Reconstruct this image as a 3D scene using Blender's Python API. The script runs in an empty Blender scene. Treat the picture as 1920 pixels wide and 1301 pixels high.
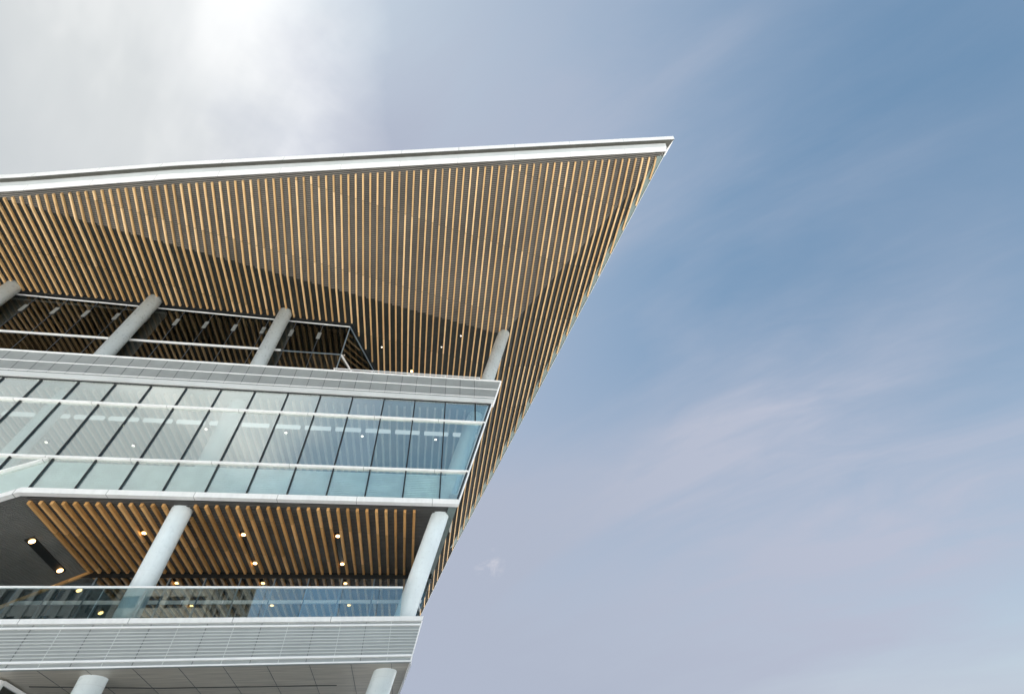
import bpy, bmesh, math, random
from mathutils import Vector, Matrix
random.seed(7)
scene = bpy.context.scene
COL = scene.collection
H = 1.6                                    # eye height above the plaza

# ------------------------------------------------------------------ camera
cam_data = bpy.data.cameras.new('camera')
cam = bpy.data.objects.new('camera', cam_data)
COL.objects.link(cam)
RX = Vector((0.98693446, -0.14813936, -0.06336484))
UY = Vector((-0.07404861, -0.76630653, 0.63819363))
FW = Vector((0.14309849, 0.62516321, 0.76726383))
cam.matrix_world = Matrix(((RX.x, UY.x, -FW.x, 0), (RX.y, UY.y, -FW.y, 0), (RX.z, UY.z, -FW.z, H), (0, 0, 0, 1)))
cam_data.sensor_width = 36.0
cam_data.lens = 882.889 / 1920 * 36.0
cam_data.clip_end = 6000
scene.camera = cam

# ------------------------------------------------------------------ light
SUN_EL, SUN_AZ = math.radians(66), math.radians(-70)      # azimuth from +Y towards +X
SD = Vector((math.cos(SUN_EL) * math.sin(SUN_AZ), math.cos(SUN_EL) * math.cos(SUN_AZ), math.sin(SUN_EL)))
sun_d = bpy.data.lights.new('sun', 'SUN')
sun_d.energy = 4.8
sun_d.angle = math.radians(0.6)
sun_d.color = (1.0, 0.97, 0.93)
sun = bpy.data.objects.new('sun', sun_d)
COL.objects.link(sun)
sun.rotation_euler = SD.to_track_quat('Z', 'Y').to_euler()
sun.location = (-40, -20, 80)

world = bpy.data.worlds.new('World')
scene.world = world
world.use_nodes = True
wn, wl = world.node_tree.nodes, world.node_tree.links
wn.clear()


def W(t, **k):
    n = wn.new(t)
    for a, v in k.items():
        setattr(n, a, v)
    return n


def wmath(op, a, b=None, clamp=False):
    n = W('ShaderNodeMath', operation=op)
    n.use_clamp = clamp
    for i, v in enumerate((a, b)):
        if v is None:
            continue
        if isinstance(v, (int, float)):
            n.inputs[i].default_value = v
        else:
            wl.new(v, n.inputs[i])
    return n.outputs[0]


def wramp(v, stops):
    n = W('ShaderNodeValToRGB')
    el = n.color_ramp.elements
    while len(el) < len(stops):
        el.new(0.5)
    for e, (p, c) in zip(el, stops):
        e.position = p
        e.color = c if len(c) == 4 else (*c, 1)
    wl.new(v, n.inputs[0])
    return n.outputs[0]


def wmix(f, a, b):
    n = W('ShaderNodeMix', data_type='RGBA')
    wl.new(f, n.inputs[0]) if not isinstance(f, float) else None
    if isinstance(f, float):
        n.inputs[0].default_value = f
    for s, v in ((6, a), (7, b)):
        if isinstance(v, tuple):
            n.inputs[s].default_value = (*v, 1)
        else:
            wl.new(v, n.inputs[s])
    return n.outputs[2]


tc = W('ShaderNodeTexCoord')
sky = W('ShaderNodeTexSky', sky_type='NISHITA', sun_disc=False)
sky.sun_elevation = SUN_EL
sky.sun_rotation = SUN_AZ
sky.air_density, sky.dust_density, sky.ozone_density = 1.0, 1.6, 1.4
sky.altitude = 10
sep = W('ShaderNodeSeparateXYZ')
wl.new(tc.outputs['Generated'], sep.inputs[0])
dx, dy, dz = sep.outputs
zz = wmath('ADD', wmath('MAXIMUM', dz, 0.0), 0.28)
u = wmath('DIVIDE', dx, zz)
v = wmath('DIVIDE', dy, zz)
comb = W('ShaderNodeCombineXYZ')
wl.new(u, comb.inputs[0]); wl.new(v, comb.inputs[1])


def wnoise(scale, detail, rough, rot=(0, 0, 0), sc=(1, 1, 1), loc=(0, 0, 0), dist=0.0):
    m = W('ShaderNodeMapping', vector_type='TEXTURE')
    m.inputs['Rotation'].default_value = rot
    m.inputs['Scale'].default_value = sc
    m.inputs['Location'].default_value = loc
    wl.new(comb.outputs[0], m.inputs[0])
    n = W('ShaderNodeTexNoise')
    n.inputs['Scale'].default_value = scale
    n.inputs['Detail'].default_value = detail
    n.inputs['Roughness'].default_value = rough
    n.inputs['Distortion'].default_value = dist
    wl.new(m.outputs[0], n.inputs['Vector'])
    return n.outputs['Fac']


sdot = W('ShaderNodeVectorMath', operation='DOT_PRODUCT')
wl.new(tc.outputs['Generated'], sdot.inputs[0])
sdot.inputs[1].default_value = Vector((-0.335, 0.10, 0.937)).normalized()
glow = wmath('POWER', wmath('MAXIMUM', sdot.outputs['Value'], 0.0), 60.0)          # forward scattering round the veiled sun
glow2 = wmath('POWER', wmath('MAXIMUM', sdot.outputs['Value'], 0.0), 420.0)
billow = wnoise(1.1, 7, 0.55, loc=(3.1, 1.7, 0), dist=0.4)
streak = wnoise(1.5, 7, 0.52, rot=(0, 0, math.radians(-40)), sc=(2.6, 0.75, 1), loc=(1.3, 4.1, 0), dist=0.5)
billow2 = wnoise(1.7, 6, 0.5, rot=(0, 0, math.radians(-50)), sc=(1.7, 0.8, 1), loc=(0.4, 8.8, 0), dist=0.3)
veil = wnoise(0.7, 4, 0.5, loc=(7.7, 2.2, 0))
# cloud bank: thick overcast towards -X, thin streaks of cirrus towards +X
west = wmath('MULTIPLY_ADD', dx, -2.3)
wn[-1].inputs[2].default_value = -0.30
bank = wmath('ADD', west, wmath('MULTIPLY', wmath('SUBTRACT', billow, 0.5), 2.1))
bank = wramp(bank, [(0.0, (0, 0, 0)), (0.25, (0.22, 0.22, 0.22)), (0.6, (0.85, 0.85, 0.85)), (0.9, (1, 1, 1))])
cirrus = wmath('ADD', wmath('MULTIPLY', streak, 1.0), wmath('MULTIPLY', veil, 0.55))
cirrus = wramp(cirrus, [(0.64, (0.0, 0.0, 0.0)), (0.90, (1, 1, 1))])
east = wmath('SUBTRACT', 0.42, wmath('MULTIPLY', dx, 0.38))
fine = wnoise(5.5, 8, 0.6, rot=(0, 0, math.radians(-38)), sc=(2.2, 0.8, 1), loc=(5.2, 0.3, 0), dist=0.8)
cirrus = wmath('MULTIPLY', cirrus, wmath('ADD', east, wmath('MULTIPLY', wmath('MAXIMUM', dy, 0.0), 1.15), clamp=True), clamp=True)
cirrus = wmath('MULTIPLY', cirrus, wmath('ADD', 0.10, wmath('MULTIPLY', fine, 1.8)), clamp=True)
horizon = wmath('POWER', wmath('SUBTRACT', 1.0, wmath('MAXIMUM', dz, 0.0)), 2.2)
north = wmath('MULTIPLY_ADD', dy, 0.62)
wn[-1].inputs[2].default_value = 0.52
haze_f = wmath('ADD', wmath('MULTIPLY', wmath('MULTIPLY', horizon, wmath('SUBTRACT', 1.35, wmath('MULTIPLY', dx, 0.3))), north), 0.0, clamp=True)
SKYGAIN, CIR, BANK = 1.0, (3.45, 3.75, 4.6), (5.4, 5.75, 5.95)
g = W('ShaderNodeMix', data_type='RGBA', blend_type='MULTIPLY')
g.inputs[0].default_value = 1.0
wl.new(sky.outputs[0], g.inputs[6]); g.inputs[7].default_value = (0.90, 1.20, 1.13, 1)
c1 = wmix(cirrus, wmix(haze_f, g.outputs[2], (4.5, 4.45, 4.85)), CIR)
bankcol = wramp(billow2, [(0.36, (3.9, 4.2, 4.4)), (0.49, (5.0, 5.2, 5.3)), (0.60, (7.9, 7.9, 7.8))])
lil = wmath('SUBTRACT', wmath('ADD', 0.70, wmath('MULTIPLY', wmath('MULTIPLY', horizon, north), 0.4)), wmath('MULTIPLY', dx, 1.15))
lil = wmath('MULTIPLY', wmath('MAXIMUM', lil, 0.0), wmath('ADD', 0.35, wmath('MULTIPLY', streak, 1.1)), clamp=True)
front = wmath('MULTIPLY_ADD', dy, 0.9)
wn[-1].inputs[2].default_value = 0.9
lil = wmath('MULTIPLY', lil, wmath('MAXIMUM', front, 0.2), clamp=True)
c1 = wmix(lil, c1, (3.1, 3.45, 4.25))
puff = W('ShaderNodeVectorMath', operation='DOT_PRODUCT')          # one small loose cloud low over the water
wl.new(tc.outputs['Generated'], puff.inputs[0])
puff.inputs[1].default_value = (0.11822, 0.89432, 0.43153)
pf = W('ShaderNodeMapRange')
pf.inputs[1].default_value, pf.inputs[2].default_value = 0.999459, 1.0
wl.new(puff.outputs['Value'], pf.inputs[0])
pn = wnoise(17.0, 8, 0.65, loc=(2.0, 0.7, 0), dist=0.6)
pf2 = wmath('MULTIPLY', pf.outputs[0], wmath('MULTIPLY', wmath('SUBTRACT', pn, 0.47), 6.0, clamp=True), clamp=True)
pf2 = wmath('MULTIPLY', pf2, 0.55)
c1 = wmix(pf2, c1, (5.0, 4.9, 5.3))
c2 = wmix(bank, c1, bankcol)
vs = W('ShaderNodeVectorMath', operation='SCALE')
vs.inputs[0].default_value = (9.0, 9.2, 9.3)
wl.new(wmath('ADD', wmath('MULTIPLY', wmath('MULTIPLY', glow, 0.11), wmath('MULTIPLY', wmath('SUBTRACT', billow2, 0.25, clamp=True), 1.6, clamp=True)), wmath('MULTIPLY', glow2, 0.02)), vs.inputs['Scale'])
va = W('ShaderNodeVectorMath', operation='ADD')
wl.new(c2, va.inputs[0]); wl.new(vs.outputs[0], va.inputs[1])
bg = W('ShaderNodeBackground')
bg.inputs['Strength'].default_value = 0.05
wl.new(va.outputs[0], bg.inputs['Color'])
wo = W('ShaderNodeOutputWorld')
wl.new(bg.outputs[0], wo.inputs['Surface'])

scene.view_settings.view_transform = 'Standard'
scene.view_settings.look = 'None'
scene.view_settings.exposure = 1.5
scene.view_settings.gamma = 1.0
scene.view_settings.use_curve_mapping = False
scene.cycles.max_bounces = 10
scene.cycles.diffuse_bounces = 5
scene.cycles.transparent_max_bounces = 24


# ------------------------------------------------------------------ materials
def new_mat(name):
    m = bpy.data.materials.new(name)
    m.use_nodes = True
    n = m.node_tree.nodes
    n.clear()
    return m, n, m.node_tree.links


def _noise(n, l, scale, detail=5, rough=0.55, sc=(1, 1, 1)):
    g_ = n.new('ShaderNodeNewGeometry')
    mp = n.new('ShaderNodeMapping')
    mp.inputs['Scale'].default_value = sc
    l.new(g_.outputs['Position'], mp.inputs[0])
    t = n.new('ShaderNodeTexNoise')
    t.inputs['Scale'].default_value = scale
    t.inputs['Detail'].default_value = detail
    t.inputs['Roughness'].default_value = rough
    l.new(mp.outputs[0], t.inputs['Vector'])
    return t.outputs['Fac']


def _ramp(n, l, v, stops):
    r = n.new('ShaderNodeValToRGB')
    el = r.color_ramp.elements
    while len(el) < len(stops):
        el.new(0.5)
    for e, (p, c) in zip(el, stops):
        e.position = p
        e.color = (*c, 1)
    l.new(v, r.inputs[0])
    return r.outputs[0]


def paint(name, c, rough=0.5, metal=0.0, var=0.12, scale=2.0, sc=(1, 1, 1), bump=0.0, spec=0.5):
    m, n, l = new_mat(name)
    f = _noise(n, l, scale, sc=sc)
    a = tuple(max(0, x * (1 - var)) for x in c)
    b = tuple(min(1, x * (1 + var)) for x in c)
    p = n.new('ShaderNodeBsdfPrincipled')
    l.new(_ramp(n, l, f, [(0.3, a), (0.7, b)]), p.inputs['Base Color'])
    p.inputs['Metallic'].default_value = metal
    p.inputs['Specular IOR Level'].default_value = spec
    f2 = _noise(n, l, scale * 5, sc=sc)
    l.new(_ramp(n, l, f2, [(0.25, (rough * 0.8,) * 3), (0.75, (min(1, rough * 1.2),) * 3)]), p.inputs['Roughness'])
    if bump:
        bp = n.new('ShaderNodeBump')
        bp.inputs['Strength'].default_value = bump
        bp.inputs['Distance'].default_value = 0.02
        l.new(f2, bp.inputs['Height'])
        l.new(bp.outputs[0], p.inputs['Normal'])
    o = n.new('ShaderNodeOutputMaterial')
    l.new(p.outputs[0], o.inputs[0])
    return m


def seamed(name, c, rough, axis, step, dirt=0.12, dark=0.45):
    """painted metal in lengths: a fine dark joint every step metres and faint rain streaks"""
    m = paint(name, c, rough, 0, 0.05, 1.5, sc=(1, 1, 1))
    n, l = m.node_tree.nodes, m.node_tree.links
    p = next(q for q in n if q.type == 'BSDF_PRINCIPLED')
    src = p.inputs['Base Color'].links[0].from_socket
    g_ = n.new('ShaderNodeNewGeometry')
    s_ = n.new('ShaderNodeSeparateXYZ')
    l.new(g_.outputs['Position'], s_.inputs[0])
    d = n.new('ShaderNodeMath'); d.operation = 'DIVIDE'
    l.new(s_.outputs[axis], d.inputs[0]); d.inputs[1].default_value = step
    f = n.new('ShaderNodeMath'); f.operation = 'FRACT'
    l.new(d.outputs[0], f.inputs[0])
    lt = n.new('ShaderNodeMath'); lt.operation = 'LESS_THAN'
    l.new(f.outputs[0], lt.inputs[0]); lt.inputs[1].default_value = 0.022 / step
    st = _noise(n, l, 3.0, 6, 0.6, sc=(2.5, 2.5, 0.12) if axis == 2 else (3, 3, 0.3))
    stc = _ramp(n, l, st, [(0.35, (1 - dirt,) * 3), (0.6, (1, 1, 1))])
    a = n.new('ShaderNodeMix'); a.data_type = 'RGBA'; a.blend_type = 'MULTIPLY'
    a.inputs[0].default_value = 1
    l.new(src, a.inputs[6]); l.new(stc, a.inputs[7])
    b = n.new('ShaderNodeMix'); b.data_type = 'RGBA'
    l.new(lt.outputs[0], b.inputs[0]); l.new(a.outputs[2], b.inputs[6])
    b.inputs[7].default_value = (*(x * dark for x in c), 1)
    l.new(b.outputs[2], p.inputs['Base Color'])
    return m


def wood(name, base, length=4.1, pitch=0.385, phase=0.0):
    """cedar boards: each board length has its own tone, with grain along Y and a fine dark butt joint"""
    m, n, l = new_mat(name)
    g_ = n.new('ShaderNodeNewGeometry')
    s = n.new('ShaderNodeSeparateXYZ')
    l.new(g_.outputs['Position'], s.inputs[0])

    def mt(op, a, b=None):
        k = n.new('ShaderNodeMath')
        k.operation = op
        for i, q in enumerate((a, b)):
            if q is None:
                continue
            if isinstance(q, (int, float)):
                k.inputs[i].default_value = q
            else:
                l.new(q, k.inputs[i])
        return k.outputs[0]
    ix = mt('FLOOR', mt('ADD', mt('DIVIDE', mt('SUBTRACT', s.outputs[0], phase), pitch), 0.5))
    y = mt('DIVIDE', mt('SUBTRACT', s.outputs[1], mt('MULTIPLY', s.outputs[0], 0.2)), length)
    iy = mt('FLOOR', y)
    fy = mt('FRACT', y)
    cmb = n.new('ShaderNodeCombineXYZ')
    l.new(ix, cmb.inputs[0]); l.new(iy, cmb.inputs[1])
    wnz = n.new('ShaderNodeTexWhiteNoise')
    wnz.noise_dimensions = '2D'
    l.new(cmb.outputs[0], wnz.inputs['Vector'])
    tone = _ramp(n, l, wnz.outputs['Value'], [(0.0, tuple(x * 0.70 for x in base)), (0.5, base), (1.0, (base[0] * 1.22, base[1] * 1.32, base[2] * 1.55))])
    gr = _noise(n, l, 14, 6, 0.65, sc=(3, 0.16, 3))
    gcol = _ramp(n, l, gr, [(0.3, (0.78, 0.74, 0.68)), (0.62, (1.05, 1.05, 1.05))])
    mx = n.new('ShaderNodeMix')
    mx.data_type = 'RGBA'
    mx.blend_type = 'MULTIPLY'
    mx.inputs[0].default_value = 1
    l.new(tone, mx.inputs[6]); l.new(gcol, mx.inputs[7])
    jt = mt('LESS_THAN', fy, 0.006)
    mx2 = n.new('ShaderNodeMix')
    mx2.data_type = 'RGBA'
    l.new(jt, mx2.inputs[0])
    l.new(mx.outputs[2], mx2.inputs[6]); mx2.inputs[7].default_value = (0.05, 0.03, 0.015, 1)
    p = n.new('ShaderNodeBsdfPrincipled')
    l.new(mx2.outputs[2], p.inputs['Base Color'])
    p.inputs['Roughness'].default_value = 0.5
    o = n.new('ShaderNodeOutputMaterial')
    l.new(p.outputs[0], o.inputs[0])
    return m


def glass(name, tint, refl0=0.2, refl1=0.9, blend=0.4, rough=0.0, wob=0.0, gcol=(0.97, 0.975, 0.955)):
    m, n, l = new_mat(name)
    tr = n.new('ShaderNodeBsdfTransparent')
    tr.inputs[0].default_value = (*tint, 1)
    gl = n.new('ShaderNodeBsdfGlossy')
    gl.inputs['Roughness'].default_value = rough
    gl.inputs[0].default_value = (*gcol, 1)
    if wob:
        bp = n.new('ShaderNodeBump')
        bp.inputs['Strength'].default_value = wob
        bp.inputs['Distance'].default_value = 0.05
        l.new(_noise(n, l, 0.9, 2, 0.4), bp.inputs['Height'])
        l.new(bp.outputs[0], gl.inputs['Normal'])
    lw = n.new('ShaderNodeLayerWeight')
    lw.inputs[0].default_value = blend
    mr = n.new('ShaderNodeMapRange')
    mr.inputs[3].default_value = refl0
    mr.inputs[4].default_value = refl1
    l.new(lw.outputs['Facing'], mr.inputs[0])
    oi = n.new('ShaderNodeObjectInfo')                 # panes of one batch differ a little in their coating
    va_ = n.new('ShaderNodeMapRange')
    va_.inputs[3].default_value, va_.inputs[4].default_value = -0.05, 0.05
    l.new(oi.outputs['Random'], va_.inputs[0])
    ad = n.new('ShaderNodeMath')
    ad.operation = 'ADD'
    ad.use_clamp = True
    l.new(mr.outputs[0], ad.inputs[0]); l.new(va_.outputs[0], ad.inputs[1])
    mx = n.new('ShaderNodeMixShader')
    l.new(ad.outputs[0], mx.inputs[0])
    l.new(tr.outputs[0], mx.inputs[1]); l.new(gl.outputs[0], mx.inputs[2])
    o = n.new('ShaderNodeOutputMaterial')
    l.new(mx.outputs[0], o.inputs[0])
    return m


def lamp_mat(name, c, s):
    m, n, l = new_mat(name)
    e = n.new('ShaderNodeEmission')
    e.inputs[0].default_value = (*c, 1)
    e.inputs[1].default_value = s
    o = n.new('ShaderNodeOutputMaterial')
    l.new(e.outputs[0], o.inputs[0])
    return m


M = {}
M['wood'] = wood('cedar_slat', (0.60, 0.38, 0.17))
M['wood_low'] = wood('cedar_slat_balcony', (0.70, 0.385, 0.135), length=2.9, phase=0.11)
M['deck'] = paint('grey_metal_deck', (0.128, 0.118, 0.102), 0.55, 0.0, 0.30, 0.35)
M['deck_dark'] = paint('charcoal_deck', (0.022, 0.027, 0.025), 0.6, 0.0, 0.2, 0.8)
M['edge_strip'] = paint('grey_green_edge_strip', (0.13, 0.175, 0.165), 0.5, 0.0, 0.1, 2)
M['deck_back'] = paint('dark_deck_cavity', (0.018, 0.022, 0.02), 0.9)
M['white'] = paint('white_painted_metal', (0.90, 0.90, 0.89), 0.4, 0, 0.04, 1.2)
M['column'] = seamed('pale_grey_steel_paint', (0.75, 0.82, 0.83), 0.3, 2, 3.35, 0.035, 0.94)
M['fascia'] = seamed('white_fascia_sheet', (0.89, 0.88, 0.85), 0.4, 0, 3.1, 0.08)
M['band'] = seamed('white_band_sheet', (0.86, 0.86, 0.84), 0.4, 0, 3.0, 0.06)
M['clad'] = paint('grey_louvre_cladding', (0.36, 0.385, 0.38), 0.42, 0.25, 0.07, 1.4)
M['flange'] = paint('light_grey_flange', (0.60, 0.62, 0.61), 0.45, 0.1, 0.06, 1.0)
M['deck_low'] = paint('dark_grey_louvre', (0.095, 0.095, 0.09), 0.55, 0.0, 0.15, 0.8)
M['deck_mid'] = paint('grey_louvre', (0.16, 0.165, 0.155), 0.55, 0.0, 0.15, 0.8)
M['bracket'] = paint('dull_grey_bracket', (0.2, 0.21, 0.2), 0.5)
M['clad_gap'] = paint('louvre_shadow_gap', (0.14, 0.15, 0.15), 0.7)
M['tintwall'] = paint('dark_green_side_glass', (0.012, 0.02, 0.02), 0.08)
M['dark_steel'] = paint('dark_blue_steel', (0.07, 0.09, 0.11), 0.35, 0.2)
M['lit_slat'] = paint('lit_interior_slat', (0.56, 0.545, 0.49), 0.55, 0, 0.08, 6, sc=(2, 0.2, 2))  # strong room light put into a paler slat colour
M['teal_ceiling'] = paint('blue_grey_ceiling', (0.30, 0.40, 0.40), 0.6, 0, 0.08, 0.6)
M['groove'] = paint('dark_olive_recess', (0.055, 0.055, 0.045), 0.7)
M['black'] = paint('black_anodised_frame', (0.012, 0.014, 0.014), 0.4)
M['dark'] = paint('dark_interior_lining', (0.03, 0.033, 0.034), 0.8)
M['steel'] = paint('blue_grey_steel', (0.22, 0.28, 0.32), 0.35, 0.3)
M['plank'] = paint('grey_plank_soffit', (0.50, 0.46, 0.39), 0.45, 0.1, 0.22, 3.0, sc=(0.25, 5, 1))
M['interior'] = paint('pale_interior_paint', (0.62, 0.63, 0.61), 0.7)
M['floor'] = paint('pale_concrete_floor', (0.58, 0.59, 0.58), 0.7)
M['blind'] = paint('pale_glass_blind', (0.82, 0.89, 0.88), 0.5)
M['glass'] = glass('curtain_wall_glass', (0.91, 0.98, 0.972), 0.08, 1.18, 0.5, 0.0, 0.03, (0.97, 0.99, 0.955))
M['rail_glass'] = glass('balustrade_glass', (0.82, 0.92, 0.94), 0.18, 1.05, 0.45, 0.0, 0.0, (0.90, 0.98, 0.98))
M['wall_glass'] = glass('balcony_wall_glass', (0.38, 0.50, 0.56), 0.36, 0.98, 0.5, 0.0, 0.012)
M['pav_glass'] = glass('pavilion_glass', (0.44, 0.46, 0.45), 0.02, 0.3, 0.3)
M['side_glass'] = glass('side_wall_glass', (0.70, 0.86, 0.90), 0.10, 0.7, 0.4)
M['lamp'] = lamp_mat('warm_lamp', (1.0, 0.56, 0.20), 4.5)
M['lamp_white'] = lamp_mat('white_lamp', (1.0, 0.90, 0.76), 1.8)
M['strip'] = lamp_mat('strip_light', (0.95, 1.0, 1.0), 0.28)


# ------------------------------------------------------------------ helpers
class MB:
    """collects boxes, prisms and tubes and links them as ONE mesh object"""
    def __init__(self, origin=(0, 0, 0)):
        self.v, self.f, self.m, self.o = [], [], [], Vector(origin)
        self.smooth = []

    def face(self, pts, mi=0, sm=False):
        b = len(self.v)
        self.v += [Vector(p) for p in pts]
        self.f.append(tuple(range(b, b + len(pts))))
        self.m.append(mi)
        self.smooth.append(sm)

    def hexa(self, p, mi=0):
        """eight corners: four below (counter-clockwise), four above"""
        b = len(self.v)
        self.v += [Vector(q) for q in p]
        for q in ((3, 2, 1, 0), (4, 5, 6, 7), (0, 1, 5, 4), (1, 2, 6, 5), (2, 3, 7, 6), (3, 0, 4, 7)):
            self.f.append(tuple(b + i for i in q))
            self.m.append(mi)
            self.smooth.append(False)

    def box(self, x0, x1, y0, y1, z0, z1, mi=0):
        self.hexa([(x0, y0, z0), (x1, y0, z0), (x1, y1, z0), (x0, y1, z0),
                   (x0, y0, z1), (x1, y0, z1), (x1, y1, z1), (x0, y1, z1)], mi)

    def prism(self, poly, d, mi=0):
        """polygon (list of points) swept by vector d"""
        b, n = len(self.v), len(poly)
        d = Vector(d)
        self.v += [Vector(p) for p in poly] + [Vector(p) + d for p in poly]
        fs = [tuple(range(n - 1, -1, -1)), tuple(range(n, 2 * n))] + [(i, (i + 1) % n, n + (i + 1) % n, n + i) for i in range(n)]
        for q in fs:
            self.f.append(tuple(b + i for i in q))
            self.m.append(mi)
            self.smooth.append(False)

    def sweep(self, rings, mi=0, closed_ends=True, sm=False):
        """rings: equal-length point loops"""
        b, n = len(self.v), len(rings[0])
        for r_ in rings:
            self.v += [Vector(p) for p in r_]
        for k in range(len(rings) - 1):
            for i in range(n):
                j = (i + 1) % n
                self.f.append((b + k * n + i, b + k * n + j, b + (k + 1) * n + j, b + (k + 1) * n + i))
                self.m.append(mi)
                self.smooth.append(sm)
        if closed_ends:
            self.f.append(tuple(b + i for i in range(n - 1, -1, -1)))
            e = b + (len(rings) - 1) * n
            self.f.append(tuple(e + i for i in range(n)))
            self.m += [mi, mi]
            self.smooth += [False, False]

    def bar(self, a, c, w, h, mi=0, up=(0, 0, 1)):
        a, c = Vector(a), Vector(c)
        d = (c - a).normalized()
        s = d.cross(Vector(up))
        s = s.normalized() if s.length > 1e-4 else Vector((1, 0, 0))
        t = s.cross(d).normalized()
        r0 = [a - s * w / 2 - t * h / 2, a + s * w / 2 - t * h / 2, a + s * w / 2 + t * h / 2, a - s * w / 2 + t * h / 2]
        self.sweep([r0, [p + (c - a) for p in r0]], mi)

    def tube(self, a, c, r_, n=12, mi=0):
        a, c = Vector(a), Vector(c)
        d = (c - a).normalized()
        s = d.orthogonal().normalized()
        t = d.cross(s)
        ring = lambda o: [o + (s * math.cos(2 * math.pi * i / n) + t * math.sin(2 * math.pi * i / n)) * r_ for i in range(n)]
        self.sweep([ring(a), ring(c)], mi, sm=True)

    def build(self, name, mats, parent=None, bevel=0.0):
        me = bpy.data.meshes.new(name)
        me.from_pydata([tuple(p - self.o) for p in self.v], [], self.f)
        for m_ in (mats if isinstance(mats, (list, tuple)) else [mats]):
            me.materials.append(m_)
        for p, mi, sm in zip(me.polygons, self.m, self.smooth):
            p.material_index = mi
            p.use_smooth = sm
        bm = bmesh.new()
        bm.from_mesh(me)
        bmesh.ops.recalc_face_normals(bm, faces=bm.faces)
        bm.to_mesh(me)
        bm.free()
        o = bpy.data.objects.new(name, me)
        COL.objects.link(o)
        if parent:
            o.parent = parent
        if bevel:
            bv = o.modifiers.new('bevel', 'BEVEL')
            bv.width = bevel
            bv.segments = 2
            bv.limit_method = 'ANGLE'
        return o


def tag(o, label=None, cat=None, group=None, kind=None):
    for k, v_ in (('label', label), ('category', cat), ('group', group), ('kind', kind)):
        if v_:
            o[k] = v_
    return o


BASE = Vector((-8, 18, 0))
root = bpy.data.objects.new('office_building', None)
COL.objects.link(root)
root.location = BASE
tag(root, 'modern glass and white steel building with a huge upturned cedar-slatted roof overhang', 'building')


def mb():
    return MB(BASE)


# ------------------------------------------------------------------ ground
g_ = MB()
g_.box(-1500, 1500, -1500, 1500, -1.0, 0.0)
mg, n, l = new_mat('pale_paving')
geo = n.new('ShaderNodeNewGeometry')
br = n.new('ShaderNodeTexBrick')
br.inputs['Scale'].default_value = 1.0
br.inputs['Color1'].default_value = (0.57, 0.575, 0.57, 1)
br.inputs['Color2'].default_value = (0.51, 0.515, 0.51, 1)
br.inputs['Mortar'].default_value = (0.25, 0.24, 0.23, 1)
br.inputs['Mortar Size'].default_value = 0.008
br.inputs['Brick Width'].default_value = 1.2
br.inputs['Row Height'].default_value = 0.6
l.new(geo.outputs['Position'], br.inputs['Vector'])
p = n.new('ShaderNodeBsdfPrincipled')
p.inputs['Roughness'].default_value = 0.75
l.new(br.outputs['Color'], p.inputs['Base Color'])
o_ = n.new('ShaderNodeOutputMaterial')
l.new(p.outputs[0], o_.inputs[0])
tag(g_.build('ground', mg), kind='structure')

# ------------------------------------------------------------------ roof
# three soffit facets meeting over the corner column: Z = a + b X + c Y  (front A, rear B, side C)
PA = (28.765 + H, 0.01544, -0.27)
PB = (24.502 + H, -0.03368, -0.03)
PC = (22.572 + H, 0.3885, -0.01)


def zp(P, x, y):
    return P[0] + P[1] * x + P[2] * y


def front_y(x):                                   # plan line of the front roof edge
    if x > -14.66:
        return 8.83 - 0.1645 * x
    return 8.83 + 0.1645 * 14.66 - 0.186 * (x + 14.66)


def fold_ab(x):
    return ((PA[0] - PB[0]) + (PA[1] - PB[1]) * x) / (PB[2] - PA[2])


def fold_ac(x):
    return ((PA[0] - PC[0]) + (PA[1] - PC[1]) * x) / (PC[2] - PA[2])


def side_x(y):                                    # plan line of the right roof edge
    return 11.65 - 0.2445 * (y - 7.03) if y < YK else XK - 0.185 * (y - YK)


def side_y(x):
    return 7.03 + (11.65 - x) / 0.2445 if x > XK else YK + (XK - x) / 0.185


XW, YN = -44.0, 64.0
YK = 44.57                                        # where facet C runs out and the edge carries on along B
XK = 11.65 - 0.2445 * (YK - 7.03)
JX = 3.696
JY = fold_ab(JX)
XL = -23.75                                       # where the front edge runs off facet A onto B
TIP = (11.65, front_y(11.65))


def bc_x(y):
    return ((PB[0] - PC[0]) + (PB[2] - PC[2]) * y) / (PC[1] - PB[1])


def P3(P, x, y, dz=0.0):
    return (x, y, zp(P, x, y) + dz)


roof = mb()
TH = 0.55
outA = [P3(PA, TIP[0], TIP[1], TH), P3(PA, JX, JY, TH), P3(PA, XL, fold_ab(XL), TH)] + [P3(PA, x, front_y(x), TH) for x in (-18, -14.66, -8, 0, 6)]
roof.face(outA)
roof.face([P3(PB, XL, fold_ab(XL), TH), P3(PB, JX, JY, TH), P3(PB, XK, YK, TH), P3(PB, side_x(YN), YN, TH), P3(PB, XW, YN, TH), P3(PB, XW, front_y(XW), TH)])
roof.face([P3(PC, TIP[0], TIP[1], TH), P3(PC, XK, YK, TH), P3(PC, JX, JY, TH)])
roof_o = roof.build('roof', M['floor'], root)

# dark cavity sheet plus rows of grey deck battens, one mesh per facet
DZ = 0.16                                          # deck sheet lies this far above the slat undersides


def batten(m_, P, x0, x1, y, w=0.062, h=0.035):
    if x1 - x0 < 0.05:
        return
    q = []
    for dz in (DZ - h - 0.004, DZ - 0.004):
        for (xx, yy) in ((x0, y), (x1, y), (x1, y + w), (x0, y + w)):
            q.append(P3(P, xx, yy, dz))
    m_.hexa(q)


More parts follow.
